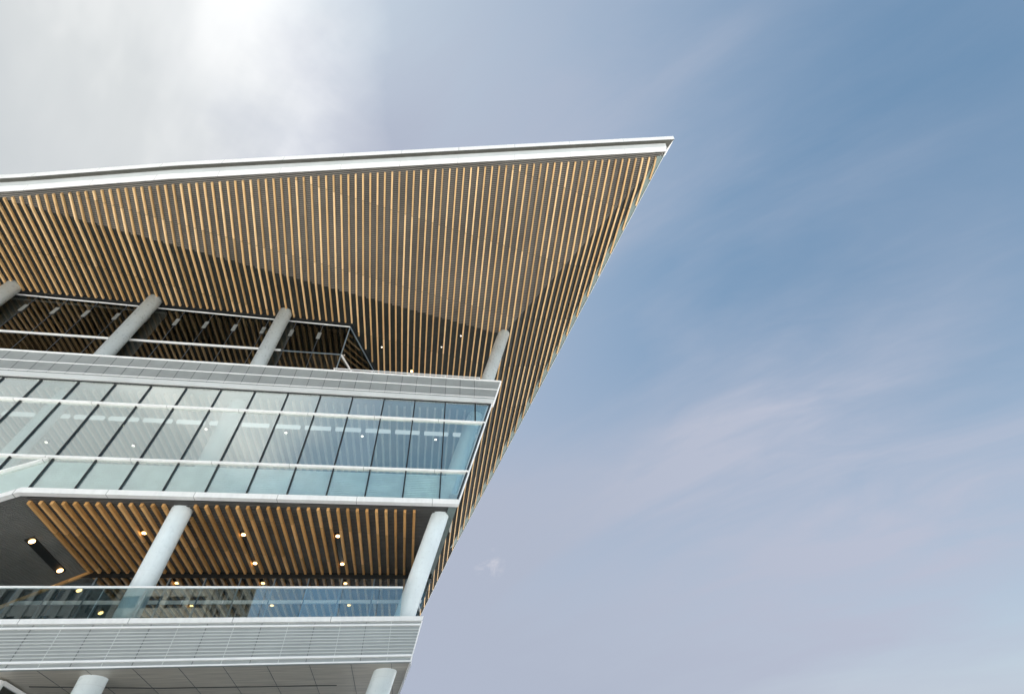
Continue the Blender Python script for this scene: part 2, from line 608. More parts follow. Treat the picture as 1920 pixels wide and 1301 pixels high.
PITCH = 0.105
dA = mb()
dA.face([P3(PA, TIP[0], TIP[1], DZ), P3(PA, JX, JY, DZ), P3(PA, XL, fold_ab(XL), DZ)] + [P3(PA, x, front_y(x), DZ) for x in (-18, -14.66, -8, 0, 6)], 1)
y = 6.9
while y < JY:
    # X range inside facet A at this Y
    xr = min((PA[0] - PC[0] - (PC[2] - PA[2]) * y) / (PC[1] - PA[1]), TIP[0])
    xl = (8.83 - y) / 0.1645
    if xl < -14.66:
        xl = -14.66 - (y - 8.83 - 0.1645 * 14.66) / 0.186
    xf = (y * (PB[2] - PA[2]) - (PA[0] - PB[0])) / (PA[1] - PB[1])
    batten(dA, PA, max(xl, xf, XL), xr, y)
    y += PITCH
dA.build('soffit_deck', [M['deck'], M['deck_back']], roof_o)
dB = mb()
dB.face([P3(PB, XL, fold_ab(XL), DZ), P3(PB, JX, JY, DZ), P3(PB, XK, YK, DZ), P3(PB, side_x(YN), YN, DZ), P3(PB, XW, YN, DZ), P3(PB, XW, front_y(XW), DZ)], 1)
y = 12.9
while y < 30:
    xf = (y * (PB[2] - PA[2]) - (PA[0] - PB[0])) / (PA[1] - PB[1])
    xr = min(xf, JX) if y < JY else bc_x(y)
    xl = XW + 8
    if y < front_y(xl):
        xl = -14.66 - (y - 8.83 - 0.1645 * 14.66) / 0.186
    batten(dB, PB, xl, xr, y)
    y += PITCH
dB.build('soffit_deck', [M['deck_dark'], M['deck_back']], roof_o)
dC = mb()
dC.face([P3(PC, TIP[0], TIP[1], DZ), P3(PC, XK, YK, DZ), P3(PC, JX, JY, DZ)], 1)
y = 7.1
while y < YK - 0.2:
    xl = (PA[0] - PC[0] - (PC[2] - PA[2]) * y) / (PC[1] - PA[1]) if y < JY else bc_x(y)
    batten(dC, PC, max(xl, -2), side_x(y) - 0.03, y)
    y += PITCH
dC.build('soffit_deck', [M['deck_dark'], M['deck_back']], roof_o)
eb = mb()  # paler grey-green strip along the outer edge of facet C
ys = [TIP[1] + 0.3, 14, 22, 32, YK - 0.1]
for ya, yb in zip(ys[:-1], ys[1:]):
    eb.hexa([P3(PC, side_x(ya) - 0.42, ya, DZ - 0.052), P3(PC, side_x(ya), ya, DZ - 0.052), P3(PC, side_x(yb), yb, DZ - 0.052), P3(PC, side_x(yb) - 0.42, yb, DZ - 0.052),
             P3(PC, side_x(ya) - 0.42, ya, DZ - 0.041), P3(PC, side_x(ya), ya, DZ - 0.041), P3(PC, side_x(yb), yb, DZ - 0.041), P3(PC, side_x(yb) - 0.42, yb, DZ - 0.041)])
eb.build('edge_strip', M['edge_strip'], roof_o)

# cedar slats: each runs along Y and bends at the folds
SW, SH = 0.084, 0.13
slats = mb()
PIT = 0.385


def slat_path(x):
    pts = []
    y0 = front_y(x) + 0.30
    if x > JX:
        yf, ye = fold_ac(x), min(side_y(x) - 0.5, YN - 0.5)
        if ye < y0 + 0.3:
            return pts
        pts.append((y0, PA))
        if ye > yf > y0:
            pts += [(yf, PA), (ye, PC)]
        else:
            pts.append((ye, PA if ye <= yf else PC))
    else:
        yf = fold_ab(x)
        if x > XL and yf > y0:
            pts += [(y0, PA), (yf, PA)]
        else:
            pts.append((y0, PB))
        if x < -5.75:
            pts.append((18.74, PB))
        elif x < -4.2:
            pts.append((18.74 + (x + 5.75) * 2.66, PB))
        else:
            ridge = (x - bc_x(0)) / ((PB[2] - PC[2]) / (PC[1] - PB[1])) if abs(PB[2] - PC[2]) > 1e-9 else 999
            if 18.6 < ridge < YK:
                pts += [(ridge, PB), (min(side_y(x) - 0.5, YN - 0.5), PC)]
            else:
                pts.append((min(side_y(x) - 0.5, YN - 0.5), PB))
    return pts


def add_slat(m_, x, pts):
    rings = []
    for (yy, P) in pts:
        zb = zp(P, x, yy)
        zl, zr = zp(P, x - SW / 2, yy), zp(P, x + SW / 2, yy)
        rings.append([(x - SW / 2, yy, zb), (x + SW / 2, yy, zb), (x + SW / 2, yy, zb + SH - 0.01), (x - SW / 2, yy, zb + SH - 0.01)])
    m_.sweep(rings)


k0 = int(math.floor(XW / PIT)) + 20
for k in range(k0, 31):
    x = k * PIT
    pts = slat_path(x)
    if len(pts) >= 2:
        add_slat(slats, x, pts)
slats.build('wooden_slats', M['wood'], roof_o)
inner = mb()                                       # the same ceiling carries on inside the roof pavilion
for k in range(k0, -11):
    x = k * PIT
    y0 = 19.35 if x < -5.9 else 19.35 + (x + 5.9) * 2.66
    add_slat(inner, x + 0.12, [(y0, PB), (29.5, PB)])
inner.build('wooden_slats', M['wood'], roof_o)

# fascia, cap and side trim
XS = [XW, -30, -22, -14.66, -8, 0, 6, TIP[0]]


def edge_pt(x):
    P = PA if x > XL else PB
    return Vector((x, front_y(x), zp(P, x, front_y(x))))


NRM = Vector((-0.163, -0.987, 0)).normalized()
ALG = Vector((0.987, -0.163, 0)).normalized()


def profile(pr, name, mat, ends, mi=None):
    m_ = mb()
    rings = []
    for x in XS:
        e = edge_pt(x)
        r_ = []
        for i, (o2, h2) in enumerate(pr):
            q = e + NRM * o2 + Vector((0, 0, h2))
            if x == XS[-1]:
                q += ALG * ends[i]
            r_.append(tuple(q))
        rings.append(r_)
    m_.sweep(rings)
    return m_.build(name, mat, roof_o)


profile([(0.0, -0.02), (0.12, 0.40), (0.02, 0.42), (-0.06, 0.1)], 'fascia', M['fascia'], (0.0, 0.13, 0.1, 0.0))
profile([(0.122, 0.402), (0.20, 0.76), (-0.05, 0.765), (-0.05, 0.42)], 'fascia', M['flange'], (0.13, 0.16, 0.1, 0.1))
profile([(0.20, 0.77), (0.39, 0.79), (0.39, 0.90), (-0.3, 0.90), (-0.3, 0.77)], 'roof_cap_underside', M['groove'], (0.2, 0.66, 0.70, 0.3, 0.1))
profile([(0.40, 0.78), (0.44, 1.22), (-0.6, 1.26), (-0.6, 0.92), (0.39, 0.905)], 'roof_cap', M['fascia'], (0.66, 0.73, 0.5, 0.3, 0.7))
tr = mb()
ra = []
for yy in (TIP[1], 14, 20, 30, YK, YN):
    x = side_x(yy)
    z = zp(PC if yy <= YK else PB, x, yy)
    ra.append([(x - 0.005, yy, z + 0.07), (x + 0.02, yy, z + 0.07), (x + 0.03, yy, z + 0.34), (x - 0.01, yy, z + 0.34)])
tr.sweep(ra)
tr.build('edge_trim', M['flange'], roof_o)

# ------------------------------------------------------------------ columns
CR = 0.375


def column(x, slope, ztop):
    m_ = mb()
    n_ = 40
    rings = []
    for z in (0.0, ztop):
        cx = x + slope * z
        rings.append([(cx + CR * math.cos(2 * math.pi * i / n_), 18.5 + CR * math.sin(2 * math.pi * i / n_), z) for i in range(n_)])
    m_.sweep(rings, sm=True)
    return m_.build('column', M['column'], root)


for cx in (-39.65, -32.15, -24.65, -17.15, -9.72):
    column(cx, 0.0, zp(PB, cx, 18.5) + 0.13)
column(-2.93, 0.262, zp(PB, 3.7, 18.5) + 0.13)

# ------------------------------------------------------------------ floors and back walls
XE = lambda z: 1.10 + 0.275 * (z - H - 11.08)       # leaning right end of the front
SK = -0.12                                         # the end wall runs back and to the left


def skew_slab(m_, x0, xe, y0, y1, z0, z1, mi=0, lean=0.275):
    e1 = xe + lean * (z1 - z0)
    m_.hexa([(x0, y0, z0), (xe, y0, z0), (xe + SK * (y1 - y0), y1, z0), (x0, y1, z0),
             (x0, y0, z1), (e1, y0, z1), (e1 + SK * (y1 - y0), y1, z1), (x0, y1, z1)], mi)


fl = mb()
skew_slab(fl, -44, XE(H + 16.95) - 0.1, 17.62, 28.8, H + 16.95, H + 17.35)
fl.build('floor_slab', M['floor'], root)
fl = mb()
skew_slab(fl, -14.9, XE(H + 11.04) - 0.12, 17.62, 28.8, H + 11.04, H + 11.5)
fl.build('floor_slab', M['floor'], root)
fl = mb()
skew_slab(fl, -44, -0.55, 17.56, 28.8, H + 5.45, H + 6.3, lean=0.2)
fl.build('floor_slab', M['floor'], root)
bw = mb()
bw.box(-44, -1.2, 30, 30.2, H + 11.5, H + 16.95)
bw.box(-44, -2.5, 30, 30.2, H + 6.3, H + 11.03)
bw.box(-44, -3.5, 30, 30.2, 0, H + 5.45)
bw.build('core_wall', M['interior'], root)
bw = mb()
bw.box(-44, -6, 29.6, 29.8, H + 17.35, H + 25.5)
bw.build('core_wall', M['dark'], root)

# ------------------------------------------------------------------ upper parapet
ZP0, ZP1 = H + 16.98, H + 18.36
YF = 17.40
pp = mb()


def end_x(z, off=0.0):
    return XE(z) + off


def strip(m_, z0, z1, y0, y1, mi=0, off=0.06, x0=-44):
    a0, a1 = end_x(z0, off), end_x(z1, off)
    m_.hexa([(x0, y0, z0), (a0, y0, z0), (a0 + SK * (y1 - y0), y1, z0), (x0, y1, z0),
             (x0, y0, z1), (a1, y0, z1), (a1 + SK * (y1 - y0), y1, z1), (x0, y1, z1)], mi)


strip(pp, ZP0, ZP1 - 0.06, YF + 0.03, YF + 0.2, 1)
z = ZP0
while z < ZP1 - 0.08:                               # fine horizontal louvre blades
    strip(pp, z, z + 0.05, YF, YF + 0.03, 0, 0.055)
    z += 0.075
par1 = pp.build('parapet', [M['clad'], M['clad_gap']], root)
tr = mb()
strip(tr, H + 17.67, H + 17.715, YF - 0.015, YF - 0.002, 0, 0.056)
strip(tr, H + 17.07, H + 17.11, YF - 0.015, YF - 0.002, 0, 0.056)
tr.build('trim', M['white'], par1)
tr = mb()
strip(tr, ZP1 - 0.06, ZP1, YF - 0.05, YF + 0.3, 0, 0.08)
tr.build('cap', M['white'], par1)
tr = mb()
strip(tr, H + 16.72, ZP0 - 0.004, YF - 0.02, YF + 0.10, 0, 0.05)
tr.build('flange', M['flange'], par1)
tr = mb()
zz0, zz1 = H + 16.72, ZP1
for (zz0, zz1) in ((H + 16.72, ZP1),):
    a0, a1 = end_x(zz0, 0.085), end_x(zz1, 0.085)
    tr.hexa([(a0 - 0.03, YF - 0.03, zz0), (a0 + 0.03, YF - 0.03, zz0), (a0 + 0.02, YF + 0.3, zz0), (a0 - 0.04, YF + 0.3, zz0),
             (a1 - 0.03, YF - 0.03, zz1), (a1 + 0.03, YF - 0.03, zz1), (a1 + 0.02, YF + 0.3, zz1), (a1 - 0.04, YF + 0.3, zz1)])
tr.build('end_trim', M['white'], par1)
x = -41.0
while x < 2.5:                                      # vertical panel joints
    j = mb()
    j.box(x - 0.012, x + 0.012, YF - 0.006, YF + 0.02, ZP0 + 0.02, ZP1 - 0.08)
    if -22 < x:
        j.build('panel_joint', M['clad_gap'], par1)
    x += 0.75

# ------------------------------------------------------------------ curtain wall
YG = 17.5
ZB0, ZB1 = H + 10.88, H + 11.09                    # bottom white band
ZT1, ZT2 = H + 12.52, H + 15.40                    # transoms
ZTOP = H + 16.655
XFOLD = -14.86
FS = 0.565                                         # left of the fold the bottom band drops away
cw = mb()
strip(cw, ZT1 - 0.04, ZT1 + 0.045, YG - 0.10, YG + 0.06, 0, 0.04)
strip(cw, ZT2 - 0.04, ZT2 + 0.045, YG - 0.10, YG + 0.06, 0, 0.04)
strip(cw, ZB0, ZB1, YG - 0.14, YG + 0.10, 0, 0.06, x0=XFOLD)
LX = -24.0
dz = (XFOLD - LX) * FS
cw.hexa([(LX, YG - 0.14, ZB0 - dz), (XFOLD, YG - 0.14, ZB0), (XFOLD, YG + 0.10, ZB0), (LX, YG + 0.10, ZB0 - dz),
         (LX, YG - 0.14, ZB1 - dz), (XFOLD, YG - 0.14, ZB1), (XFOLD, YG + 0.10, ZB1), (LX, YG + 0.10, ZB1 - dz)])
a = ZT1 - 0.06
cw.hexa([(LX, YG - 0.115, a - 0.05 - dz), (XFOLD, YG - 0.115, a - 0.05), (XFOLD, YG + 0.05, a - 0.05), (LX, YG + 0.05, a - 0.05 - dz),
         (LX, YG - 0.115, a + 0.005 - dz), (XFOLD, YG - 0.115, a + 0.005), (XFOLD, YG + 0.05, a + 0.005), (LX, YG + 0.05, a + 0.005 - dz)])
cwall = cw.build('curtain_wall', M['band'], root)
hd = mb()
strip(hd, ZTOP + 0.002, ZTOP + 0.3, YG - 0.03, YG + 0.09, 0, -0.02)
hd.build('head_frame', M['black'], cwall)

MX = [0.0165 * 17.5 - 1.5 * i for i in range(0, 20)]            # mullion centres
rows = [(ZT2 + 0.045, ZTOP), (ZT1 + 0.045, ZT2 - 0.04), (ZB1, ZT1 - 0.04)]


def zfoldtop(x):
    return ZT1 - 0.06 - max(0, XFOLD - x) * FS


for x in MX:
    if x < -24:
        continue
    for ri, (z0, z1) in enumerate(rows):
        if ri == 2 and x < XFOLD - 0.1:
            continue
        if ri == 1 and x < XFOLD:
            z0 = zfoldtop(x)
        m_ = mb()
        m_.box(x - 0.026, x + 0.026, YG - 0.055, YG - 0.012, z0 + 0.05, z1 - 0.03)
        m_.box(x - 0.014, x + 0.014, YG - 0.012, YG + 0.05, z0 + 0.002, z1 - 0.002)
        m_.build('mullion', M['black'], cwall)
# top right short mullion of the leaning end bay
m_ = mb()
x = 0.0165 * 17.5 + 1.5
m_.box(x - 0.03, x + 0.03, YG - 0.09, YG - 0.02, rows[0][0] + 0.05, rows[0][1] - 0.03)
m_.build('mullion', M['black'], cwall)

edges = [0.0165 * 17.5 + 1.5] + MX
for ri, (z0, z1) in enumerate(rows):
    xs = edges if ri == 0 else MX
    bays = [(xs[i + 1], xs[i]) for i in range(len(xs) - 1)]
    for (xa, xb) in bays:
        if xa < -24.5:
            continue
        lo_a = lo_b = z0
        if ri == 2 and xb < XFOLD + 0.2:
            da, db = max(0, XFOLD - xa) * FS, max(0, XFOLD - xb) * FS
            poly = [(xa + 0.016, YG, z0 - da), (xb - 0.016, YG, z0 - db), (xb - 0.016, YG, zfoldtop(xb) - 0.05), (xa + 0.016, YG, zfoldtop(xa) - 0.05)]
        elif ri == 1 and xb < XFOLD + 0.2:
            poly = [(xa + 0.016, YG, zfoldtop(xa)), (xb - 0.016, YG, zfoldtop(xb)), (xb - 0.016, YG, z1), (xa + 0.016, YG, z1)]
        else:
            poly = [(xa + 0.016, YG, z0), (xb - 0.016, YG, z0), (xb - 0.016, YG, z1), (xa + 0.016, YG, z1)]
        m_ = mb()
        m_.prism(poly, (0, 0.02, 0))
        m_.build('window_pane', M['glass'], cwall)
    # leaning end bay
    xa = xs[0]
    m_ = mb()
    m_.prism([(xa + 0.016, YG, z0), (end_x(z0, -0.12), YG, z0), (end_x(z1, -0.12), YG, z1), (xa + 0.016, YG, z1)], (0, 0.02, 0))
    m_.build('window_pane', M['glass'], cwall)
# end posts and side glass
for (off, w, mat, y0, y1, nm) in ((-0.09, 0.05, 'black', YG - 0.09, YG + 0.04, 'mullion'), (0.015, 0.05, 'white', YG - 0.11, YG + 0.05, 'end_post'), (-0.035, 0.03, 'steel', YG - 0.06, YG + 0.05, 'end_post')):
    for (z0, z1) in rows:
        m_ = mb()
        a0, a1 = end_x(z0, off), end_x(z1, off)
        m_.hexa([(a0 - w / 2, y0, z0 + 0.01), (a0 + w / 2, y0, z0 + 0.01), (a0 + w / 2, y1, z0 + 0.01), (a0 - w / 2, y1, z0 + 0.01),
                 (a1 - w / 2, y0, z1 - 0.01), (a1 + w / 2, y0, z1 - 0.01), (a1 + w / 2, y1, z1 - 0.01), (a1 - w / 2, y1, z1 - 0.01)])
        m_.build(nm, M[mat], cwall)
m_ = mb()
a0, a1 = end_x(ZB1, -0.04), end_x(ZTOP, -0.04)
yb = 28.8
m_.prism([(a0, YG + 0.1, ZB1), (a0 + SK * (yb - YG), yb, ZB1), (a1 + SK * (yb - YG), yb, ZTOP), (a1, YG + 0.1, ZTOP)], (-0.02, 0, 0))
m_.build('side_pane', M['side_glass'], cwall)
# pale blinds behind the bottom row
bl = mb()
z = ZB1 + 0.03
while z < ZT1 - 0.2:
    bl.box(XFOLD + 0.05, 0.62 + 0.275 * (z - ZB1), YG + 0.07, YG + 0.10, z, z + 0.06)
    z += 0.085
bl.prism([(XFOLD + 0.05, YG + 0.12, ZB1 + 0.01), (0.66, YG + 0.12, ZB1 + 0.01), (1.0, YG + 0.12, ZT1 - 0.13), (XFOLD + 0.05, YG + 0.12, ZT1 - 0.13)], (0, 0.02, 0))
bl.prism([(LX, YG + 0.10, ZB1 - dz), (XFOLD, YG + 0.10, ZB1), (XFOLD, YG + 0.10, ZT1 - 0.13), (LX, YG + 0.10, ZT1 - 0.13 - dz)], (0, 0.03, 0))
bl.build('spandrel_blind', M['blind'], cwall)

# ------------------------------------------------------------------ ceilings with slats
def ceiling(name, x0, xe, z, y0, y1, deck='deck_low'):
    m_ = mb()
    skew_slab(m_, x0, xe, y0, y1, z + 0.075, z + 0.10, 1, lean=0.0)
    y = y0 + 0.02
    while y < y1 - 0.1:
        e = xe + SK * (y - y0) - 0.02
        m_.box(x0, e, y, y + 0.06, z + 0.03, z + 0.055, 0)
        y += 0.115
    return m_.build(name, [M[deck], M['deck_back' if deck != 'teal_ceiling' else deck]], root)


def slat_rows(parent, x_first, x_last, z, y0, y1, mat, pitch=0.3815, w=0.10, h=0.13):
    m_ = mb()
    x = x_first
    while x < x_last:
        m_.box(x - w / 2, x + w / 2, 18.95 if abs(x + 9.72) < 0.47 else y0, y1, z - h, z)
        x += pitch
    return m_.build('wooden_slats', mat, parent)


ZC = H + 10.98                                     # balcony soffit
cl = ceiling('balcony_soffit', XFOLD, XE(ZC) - 0.05, ZC - 0.03, YG + 0.10, 30)
slat_rows(cl, -14.82, -0.5, ZC + 0.0, 18.05, 23.62, M['wood_low'])
m_ = mb()
for x in [(-14.82 + 0.3815 * i) for i in range(38)]:
    m_.box(x - 0.05, x + 0.05, 24.3, 26.2, ZC - 0.13, ZC)
m_.build('wooden_slats', M['wood_low'], cl)
m_ = mb()
xe = XE(ZC) - 0.02
m_.hexa([(xe - 0.34, YG + 0.12, ZC - 0.03), (xe, YG + 0.12, ZC - 0.03), (xe + SK * 11.2, 28.8, ZC - 0.03), (xe - 0.34 + SK * 11.2, 28.8, ZC - 0.03),
         (xe - 0.34, YG + 0.12, ZC - 0.004), (xe, YG + 0.12, ZC - 0.004), (xe + SK * 11.2, 28.8, ZC - 0.004), (xe - 0.34 + SK * 11.2, 28.8, ZC - 0.004)])
m_.build('edge_strip', M['edge_strip'], cl)
# sloping louvred soffit left of the fold
sl = mb()
DX = 7.0
sl.prism([(XFOLD, YG + 0.1, ZC + 0.06), (XFOLD - DX, YG + 0.1, ZC + 0.06 - DX * FS), (XFOLD - DX, YG + 0.1, ZC + 0.16 - DX * FS), (XFOLD, YG + 0.1, ZC + 0.16)], (0, 6.1, 0), 1)
y = YG + 0.12
while y < 23.6:
    sl.prism([(XFOLD, y, ZC + 0.0), (XFOLD - DX, y, ZC - DX * FS), (XFOLD - DX, y, ZC + 0.055 - DX * FS), (XFOLD, y, ZC + 0.055)], (0, 0.055, 0), 0)
    y += 0.098
slo = sl.build('sloping_soffit', [M['deck_mid'], M['deck_back']], root)
m_ = mb()
m_.prism([(XFOLD + 0.1, 23.62, ZC - 0.06), (XFOLD - DX, 23.62, ZC - 0.06 - DX * FS), (XFOLD - DX, 23.62, ZC + 0.06 - DX * FS), (XFOLD + 0.1, 23.62, ZC + 0.06)], (0, 0.1, 0))
m_.build('edge_trim', M['wood_low'], slo)

ZCU = H + 16.72                                    # ceiling behind the curtain wall
cu = ceiling('upper_ceiling', -44, XE(ZCU) - 0.2, ZCU, YG + 0.14, 30, 'teal_ceiling')
slat_rows(cu, -25.0, 1.4, ZCU + 0.03, 18.0, 29.9, M['lit_slat'], h=0.16)
for i, x in enumerate([-24.8 + 1.5 * k for k in range(18)]):     # linear lights, broken at every bay
    m_ = mb()
    m_.box(x + 0.12, x + 1.38, 19.68, 19.80, ZCU - 0.32, ZCU - 0.14)
    m_.build('strip_light', M['strip'], cu)


def downlight(x, y, z, parent, mat='lamp', r_=0.085, tilt=0.0):
    m_ = mb()
    m_.tube((x, y, z - 0.02), (x, y, z + 0.10), r_ + 0.03, 16)
    d = m_.build('downlight', M['black'], parent)
    k = mb()
    k.tube((x, y, z - 0.035), (x, y, z - 0.021), r_, 16)
    k.build('lamp', M[mat], d)
    return d


for x in (-22.8, -19.0, -15.1, -11.33, -7.58, -3.83, -0.06):
    downlight(x, 19.95 if x > -14 else 21.5, ZCU - 0.42, root, 'lamp_white', 0.065)
# balcony lights: black troughs with a lamp at each end
for x in (-11.58, -7.76, -3.93):
    m_ = mb()
    m_.box(x - 0.11, x + 0.11, 20.0, 22.9, ZC - 0.045, ZC - 0.005)
    t = m_.build('light_trough', M['black'], root)
    for yy in (20.18, 22.7):
        k = mb()
        k.tube((x, yy, ZC - 0.075), (x, yy, ZC - 0.046), 0.082, 18)
        k.build('lamp', M['lamp'], t)
m_ = mb()
xt = -15.5
zt = ZC - (XFOLD - xt) * FS
m_.prism([(xt - 0.12, 20.1, zt - 0.045 - 0.12 * FS), (xt + 0.12, 20.1, zt - 0.045 + 0.12 * FS), (xt + 0.12, 20.1, zt - 0.005 + 0.12 * FS), (xt - 0.12, 20.1, zt - 0.005 - 0.12 * FS)], (0, 2.85, 0))
t = m_.build('light_trough', M['black'], root)
nn = Vector((FS, 0, -1)).normalized()
for yy in (20.3, 22.75):
    c_ = Vector((xt, yy, zt)) + nn * 0.048
    k = mb()
    k.tube(c_, c_ + nn * 0.03, 0.1, 18)
    k.build('lamp', M['lamp'], t)

# ------------------------------------------------------------------ balcony back wall
bwall = mb()
bwall.box(-24, -0.15, 23.66, 23.76, H + 9.58, H + 9.72)
bwl = bwall.build('balcony_glass_wall', M['white'], root)
m_ = mb()
m_.box(-24, 0.25, 23.70, 24.20, ZC - 0.28, ZC - 0.02)
m_.build('head_frame', M['black'], bwl)
xs = [-0.95 - 1.5 * i for i in range(0, 16)]
for x in xs:
    m_ = mb()
    m_.box(x - 0.03, x + 0.03, 23.64, 23.655, H + 6.3, ZC - 0.3)
    m_.build('mullion', M['steel'], bwl)
bays = list(zip(xs[1:], xs[:-1]))
for (xa, xb) in bays:
    for (z0, z1) in ((H + 6.3, H + 9.58), (H + 9.72, ZC - 0.28)):
        m_ = mb()
        m_.box(xa + 0.01, xb - 0.01, 23.70, 23.72, z0, z1)
        m_.build('window_pane', M['wall_glass'], bwl)
m_ = mb()
m_.prism([(-0.94, 23.70, H + 6.6), (-0.90, 23.70, H + 6.6), (0.22, 23.70, ZC - 0.28), (-0.94, 23.70, ZC - 0.28)], (0, 0.02, 0))
m_.build('window_pane', M['wall_glass'], bwl)
for x in (-6.6, -1.9):                              # inner columns seen through the wall
    m_ = mb()
    m_.tube((x, 25.2, H + 6.3), (x, 25.2, ZC), 0.36, 24)
    m_.build('column', M['interior'], root)

# ------------------------------------------------------------------ balcony parapet
lp = mb()
E2 = lambda z: -0.02 + 0.22 * (z - H - 6.65)


def strip2(m_, z0, z1, y0, y1, mi=0, off=0.0, x0=-44):
    a0, a1 = E2(z0) + off, E2(z1) + off
    m_.hexa([(x0, y0, z0), (a0, y0, z0), (a0 + SK * (y1 - y0), y1, z0), (x0, y1, z0),
             (x0, y0, z1), (a1, y0, z1), (a1 + SK * (y1 - y0), y1, z1), (x0, y1, z1)], mi)


strip2(lp, H + 5.30, H + 6.46, YF + 0.02, YF + 0.16, 0)
par2 = lp.build('parapet', M['clad'], root)
tr = mb()
strip2(tr, H + 6.46, H + 6.60, YF - 0.06, YF + 0.30, 0, 0.03)
tr.build('cap', M['band'], par2)
tr = mb()
for zz0, zz1, pr_ in [(6.325, 6.372, 0.05), (5.425, 5.482, 0.05), (5.285, 5.325, 0.02)]:
    strip2(tr, H + zz0, H + zz1, YF - pr_, YF + 0.018, 0)
tr.build('trim', M['white'], par2)
tr = mb()
for zc in (6.22, 6.13, 6.04, 5.95, 5.865, 5.77, 5.67, 5.58):
    strip2(tr, H + zc - 0.012, H + zc + 0.012, YF - 0.005, YF + 0.018, 0)
tr.build('louvre_blades', M['flange'], par2)
tr = mb()
a0, a1 = E2(H + 5.285) + 0.02, E2(H + 6.46) + 0.02
tr.hexa([(a0 - 0.02, YF - 0.02, H + 5.285), (a0 + 0.02, YF - 0.02, H + 5.285), (a0 + 0.0, YF + 0.2, H + 5.285), (a0 - 0.04, YF + 0.2, H + 5.285),
         (a1 - 0.02, YF - 0.02, H + 6.46), (a1 + 0.02, YF - 0.02, H + 6.46), (a1 + 0.0, YF + 0.2, H + 6.46), (a1 - 0.04, YF + 0.2, H + 6.46)])
tr.build('end_trim', M['white'], par2)
x = -14.0
k = 0
while x < -0.3:
    j = mb()
    j.box(x - 0.008, x + 0.008, YF + 0.006, YF + 0.021, H + 5.33, H + 6.45)
    j.build('panel_joint', M['flange'] if k % 2 == 0 else M['clad_gap'], par2)
    x += 0.81
    k += 1

# ------------------------------------------------------------------ balustrade
YR = 17.62
bal = mb()
bal.box(-44, -0.80, YR - 0.03, YR + 0.05, H + 7.63, H + 7.68)
balo = bal.build('balustrade', M['white'], root)
xs = [-1.6 - 1.25 * i for i in range(0, 13)]
for i in range(len(xs) - 1):
    m_ = mb()
    m_.box(xs[i + 1] + 0.008, xs[i] - 0.008, YR, YR + 0.018, H + 6.45, H + 7.63)
    m_.build('glass_panel', M['rail_glass'], balo)
m_ = mb()
m_.box(xs[0] + 0.008, -0.80, YR, YR + 0.018, H + 6.45, H + 7.63)
m_.build('glass_panel', M['rail_glass'], balo)

# dark glazed side wall of the balcony, right of the corner column
es = mb()
z0, z1 = H + 6.3, ZC - 0.03
q = []
for yy in (20.4, 28.7):
    a0, a1 = E2(z0) - 0.42 + SK * (yy - 17.4), XE(z1) - 0.36 + SK * (yy - 17.5)
    q.append([(a0 - 0.05, yy, z0), (a0, yy, z0), (a1, yy, z1), (a1 - 0.05, yy, z1)])
es.sweep(q)
eso = es.build('side_wall', M['tintwall'], root)
m_ = mb()
for yy in (20.4, 22.0, 23.66):
    a0, a1 = E2(z0) - 0.40 + SK * (yy - 17.4), XE(z1) - 0.34 + SK * (yy - 17.5)
    m_.hexa([(a0 - 0.02, yy, z0), (a0 + 0.02, yy, z0), (a0 + 0.02, yy + 0.06, z0), (a0 - 0.02, yy + 0.06, z0), (a1 - 0.02, yy, z1), (a1 + 0.02, yy, z1), (a1 + 0.02, yy + 0.06, z1), (a1 - 0.02, yy + 0.06, z1)])
zt = H + 9.65
q = []
for yy in (20.4, 28.7):
    a = E2(z0) - 0.40 + SK * (yy - 17.4) + (zt - z0) * 0.275
    q.append([(a - 0.02, yy, zt - 0.06), (a + 0.03, yy, zt - 0.06), (a + 0.05, yy, zt + 0.06), (a, yy, zt + 0.06)])
m_.sweep(q)
m_.build('frame', M['white'], eso)

# ------------------------------------------------------------------ lower soffit
ls = mb()
skew_slab(ls, -44, E2(H + 5.36) - 0.02, YF + 0.17, 28.8, H + 5.345, H + 5.44, lean=0.2)
lso = ls.build('lower_soffit', M['plank'], root)
m_ = mb()
m_.prism([(-11.7, 19.05, H + 5.335), (-8.2, 19.52, H + 5.335), (-2.75, 19.72, H + 5.335), (-2.75, 19.78, H + 5.335), (-8.2, 19.58, H + 5.335), (-11.7, 19.11, H + 5.335)], (0, 0, 0.02))
m_.build('slot_diffuser', M['black'], lso)
for i in range(12):
    x = -0.9 - 1.25 * i
    m_ = mb()
    m_.box(x - 0.006, x + 0.006, YF + 0.2, 26, H + 5.338, H + 5.35)
    m_.build('panel_joint', M['clad_gap'], lso)
m_ = mb()
q = []
for z in (H + 5.28, H + 5.46):
    for (yy, o2) in ((YF + 0.2, 0), (44, 0)):
        pass
    x0, x1 = E2(H + 5.3), E2(H + 5.3) + SK * 11.2
    q += [(x0 - 0.01, YF + 0.2, z), (x0 + 0.05, YF + 0.2, z), (x1 + 0.05, 28.8, z), (x1 - 0.01, 28.8, z)]
m_.hexa(q)
m_.build('edge_trim', M['white'], lso)

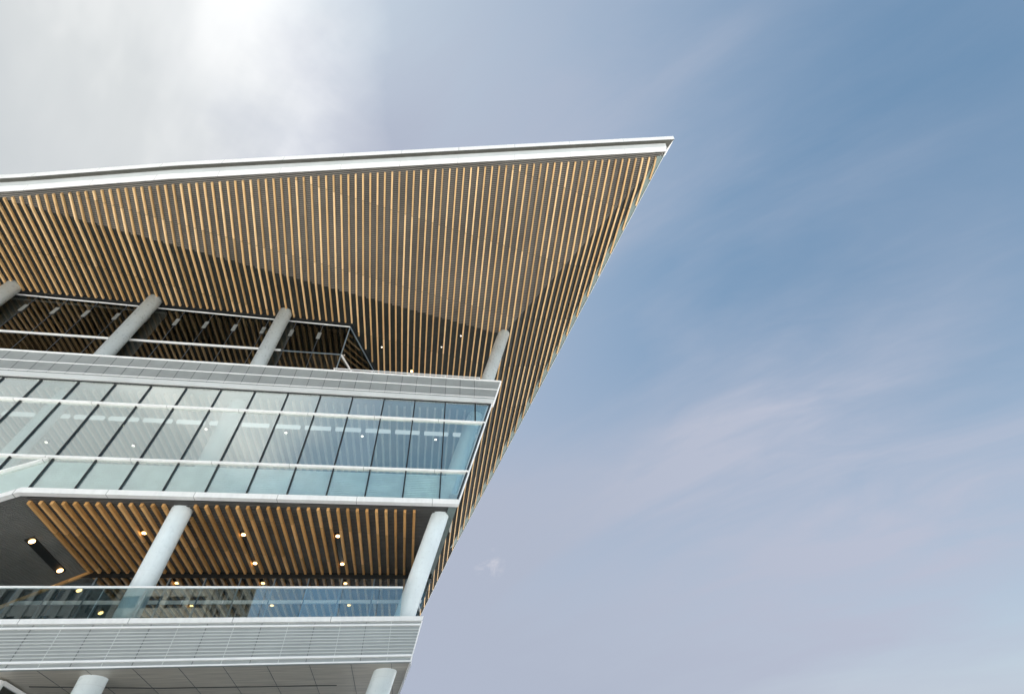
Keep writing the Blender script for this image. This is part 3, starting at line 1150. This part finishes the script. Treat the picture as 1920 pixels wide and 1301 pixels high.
# ------------------------------------------------------------------ roof pavilion
YPV = 18.96
pv = mb()
pv.box(-44, -9.2, YPV - 0.05, YPV + 0.04, H + 21.33, H + 21.45)
pvo = pv.build('pavilion', M['white'], root)
cr = [(-5.87, YPV), (-4.57, 22.4), (-2.6, 27.6)]
m_ = mb()
m_.box(-9.2, -5.87, YPV - 0.02, YPV + 0.02, H + 21.36, H + 21.41)
m_.bar((cr[0][0], cr[0][1], H + 24.05), (cr[1][0], cr[1][1], H + 23.93), 0.05, 0.06)
m_.bar((cr[1][0], cr[1][1], H + 23.93), (cr[2][0], cr[2][1], H + 23.7), 0.05, 0.06)
m_.bar((cr[0][0], cr[0][1], H + 17.4), (cr[0][0], cr[0][1], H + 24.05), 0.05, 0.05)
m_.build('corner_frame', M['steel'], pvo)
m_ = mb()
m_.bar((cr[0][0], cr[0][1], H + 21.38), (cr[1][0], cr[1][1], H + 21.38), 0.08, 0.09)
m_.bar((-44, YPV - 0.02, zp(PB, -44, YPV) - 0.10), (-5.87, YPV - 0.02, zp(PB, -5.87, YPV) - 0.10), 0.045, 0.05)
m_.bar((-44, 19.22, zp(PB, -44, 19.2) - 0.16), (-16.7, 19.22, zp(PB, -16.7, 19.2) - 0.16), 0.10, 0.05)
m_.build('head_rail', M['white'], pvo)
xs = [-5.87 - 1.6 * i for i in range(0, 16)]
for i, x in enumerate(xs):
    if i:
        m_ = mb()
        m_.box(x - 0.012, x + 0.012, YPV - 0.025, YPV - 0.004, H + 17.4, zp(PB, x, YPV) - 0.12)
        m_.build('mullion', M['dark_steel'], pvo)
        b_ = mb()
        zb = zp(PB, x, YPV) - 1.25
        b_.box(x - 0.10, x + 0.10, YPV - 0.07, YPV - 0.032, zb, zb + 0.26)
        b_.box(x - 0.10, x + 0.10, YPV - 0.07, YPV - 0.032, zb - 0.32, zb - 0.05)
        b_.build('bracket', M['bracket'], pvo)
for xa, xb in zip(xs[1:], xs[:-1]):
    for (z0, z1) in ((H + 17.4, H + 21.33), (H + 21.45, None)):
        m_ = mb()
        ta = z1 or zp(PB, xa, YPV) - 0.11
        tb = z1 or zp(PB, xb, YPV) - 0.11
        m_.prism([(xa + 0.006, YPV, z0), (xb - 0.006, YPV, z0), (xb - 0.006, YPV, tb), (xa + 0.006, YPV, ta)], (0, 0.02, 0))
        m_.build('window_pane', M['pav_glass'], pvo)
for (a, b_) in zip(cr[:-1], cr[1:]):
    m_ = mb()
    m_.prism([(a[0], a[1] + 0.06, H + 17.4), (b_[0], b_[1], H + 17.4), (b_[0], b_[1], zp(PB, *b_) - 0.08), (a[0], a[1] + 0.06, zp(PB, *a) - 0.08)], (-0.02, 0, 0))
    m_.build('window_pane', M['pav_glass'], pvo)
m_ = mb()                                           # black closure between the slat ends and the glass
m_.prism([(-44, 18.78, zp(PB, -44, 18.8) + 0.05), (-5.75, 18.78, zp(PB, -5.75, 18.8) + 0.05), (-4.5, 22.35, zp(PB, -4.5, 22.4) + 0.05), (-4.9, 22.5, zp(PB, -4.9, 22.4) + 0.05), (-6.0, 19.4, zp(PB, -6, 19.4) + 0.05), (-44, 19.4, zp(PB, -44, 19.4) + 0.05)], (0, 0, 0.07))
m_.build('closure_panel', M['black'], pvo)
# small fixtures on the terrace ceiling
for (x, y) in ((-3.97, 20.37), (-0.14, 19.9), (1.03, 18.84)):
    downlight(x, y, zp(PB, x, y) - 0.02, root, 'lamp_white', 0.045)
downlight(-2.02, 22.2, zp(PB, -2.02, 22.2) - 0.02, root, 'lamp', 0.08)
# terrace hand rail
m_ = mb()
m_.bar((-5.70, 17.95, H + 19.10), (2.12, 17.95, H + 19.10), 0.045, 0.045)
for x in (-5.65, -3.7, -1.75, 0.2, 2.1):
    m_.bar((x, 17.95, H + 17.35), (x, 17.95, H + 19.08), 0.03, 0.03, up=(0, 1, 0))
m_.build('handrail', M['white'], root)

# ------------------------------------------------------------------ street-level glazed entrance
en = mb()
ex, ey, ez = -12.02, 18.3, H + 5.30
en.box(-24, ex, ey - 0.05, ey + 0.05, ez - 0.10, ez)
en.box(ex - 0.06, ex + 0.05, ey + 0.051, 26, ez - 0.10, ez)
en.box(ex - 0.10, ex + 0.051, ey - 0.051, ey + 0.08, 0.0, ez - 0.101)
eno = en.build('entrance', M['white'], root)
for yy in (19.55, 20.9, 22.2):
    m_ = mb()
    m_.box(ex - 0.03, ex + 0.04, yy - 0.03, yy + 0.03, 0, ez - 0.101)
    m_.build('mullion', M['white'], eno)
for x in (-13.5, -15.0, -16.5):
    m_ = mb()
    m_.box(x - 0.03, x + 0.03, ey - 0.04, ey + 0.04, 0, ez - 0.101)
    m_.build('mullion', M['white'], eno)
m_ = mb()
m_.box(ex - 0.01, ex + 0.01, ey + 0.09, 26, 0.0, ez - 0.102)
m_.build('window_pane', M['pav_glass'], eno)
m_ = mb()
m_.box(-24, ex - 0.11, ey - 0.01, ey + 0.01, 0.0, ez - 0.102)
m_.build('window_pane', M['pav_glass'], eno)
m_ = mb()
m_.box(-24, -13.2, 20.2, 20.4, 0.0, ez - 0.2)
m_.build('inner_wall', M['dark'], eno)


# ------------------------------------------------------------------ towers across the street (seen in the glass)
def tower(name, x0, x1, y0, y1, h, fh, bay, label, wall_m, glass_m):
    b = Vector(((x0 + x1) / 2, (y0 + y1) / 2, 0))
    t = bpy.data.objects.new(name, None)
    COL.objects.link(t)
    t.location = b
    tag(t, label, 'building')
    w = MB(b)
    w.box(x0 + 0.4, x1 - 0.4, y0 + 0.4, y1 - 0.4, 0, h - 0.3, 1)
    nf = int(h / fh)
    for i in range(nf + 1):
        z = i * fh
        w.box(x0, x1, y0, y1, z, z + fh * 0.42, 0)
    nb = int((x1 - x0) / bay)
    for i in range(nb + 1):
        x = x0 + (x1 - x0) * i / nb
        w.box(x - 0.35, x + 0.35, y1 - 0.45, y1 + 0.08, 0, h, 0)
    nb = int((y1 - y0) / bay)
    for i in range(nb + 1):
        y = y0 + (y1 - y0) * i / nb
        w.box(x1 - 0.45, x1 + 0.08, y - 0.35, y + 0.35, 0, h, 0)
    w.build('tower_wall', [wall_m, glass_m], t)
    r_ = MB(b)
    r_.box(x0 + 2, x1 - 2, y0 + 2, y1 - 2, h, h + 3)
    r_.build('roof_plant', wall_m, t)
    return t


M['conc'] = paint('beige_precast', (0.17, 0.155, 0.13), 0.8)
M['brown'] = paint('brown_tower_panel', (0.045, 0.045, 0.042), 0.7)
M['tint'] = paint('dark_tower_glazing', (0.015, 0.02, 0.025), 0.12)
tower('apartment_tower', -44, -31.5, -62, -44, 44, 2.9, 2.6, 'beige concrete tower with dark windows, mirrored in the balcony glass', M['conc'], M['tint'])
tower('office_tower', -84, -46.5, -66, -40, 41, 3.4, 1.9, 'dark brown office tower with narrow bays, mirrored at the left end of the balcony', M['brown'], M['tint'])
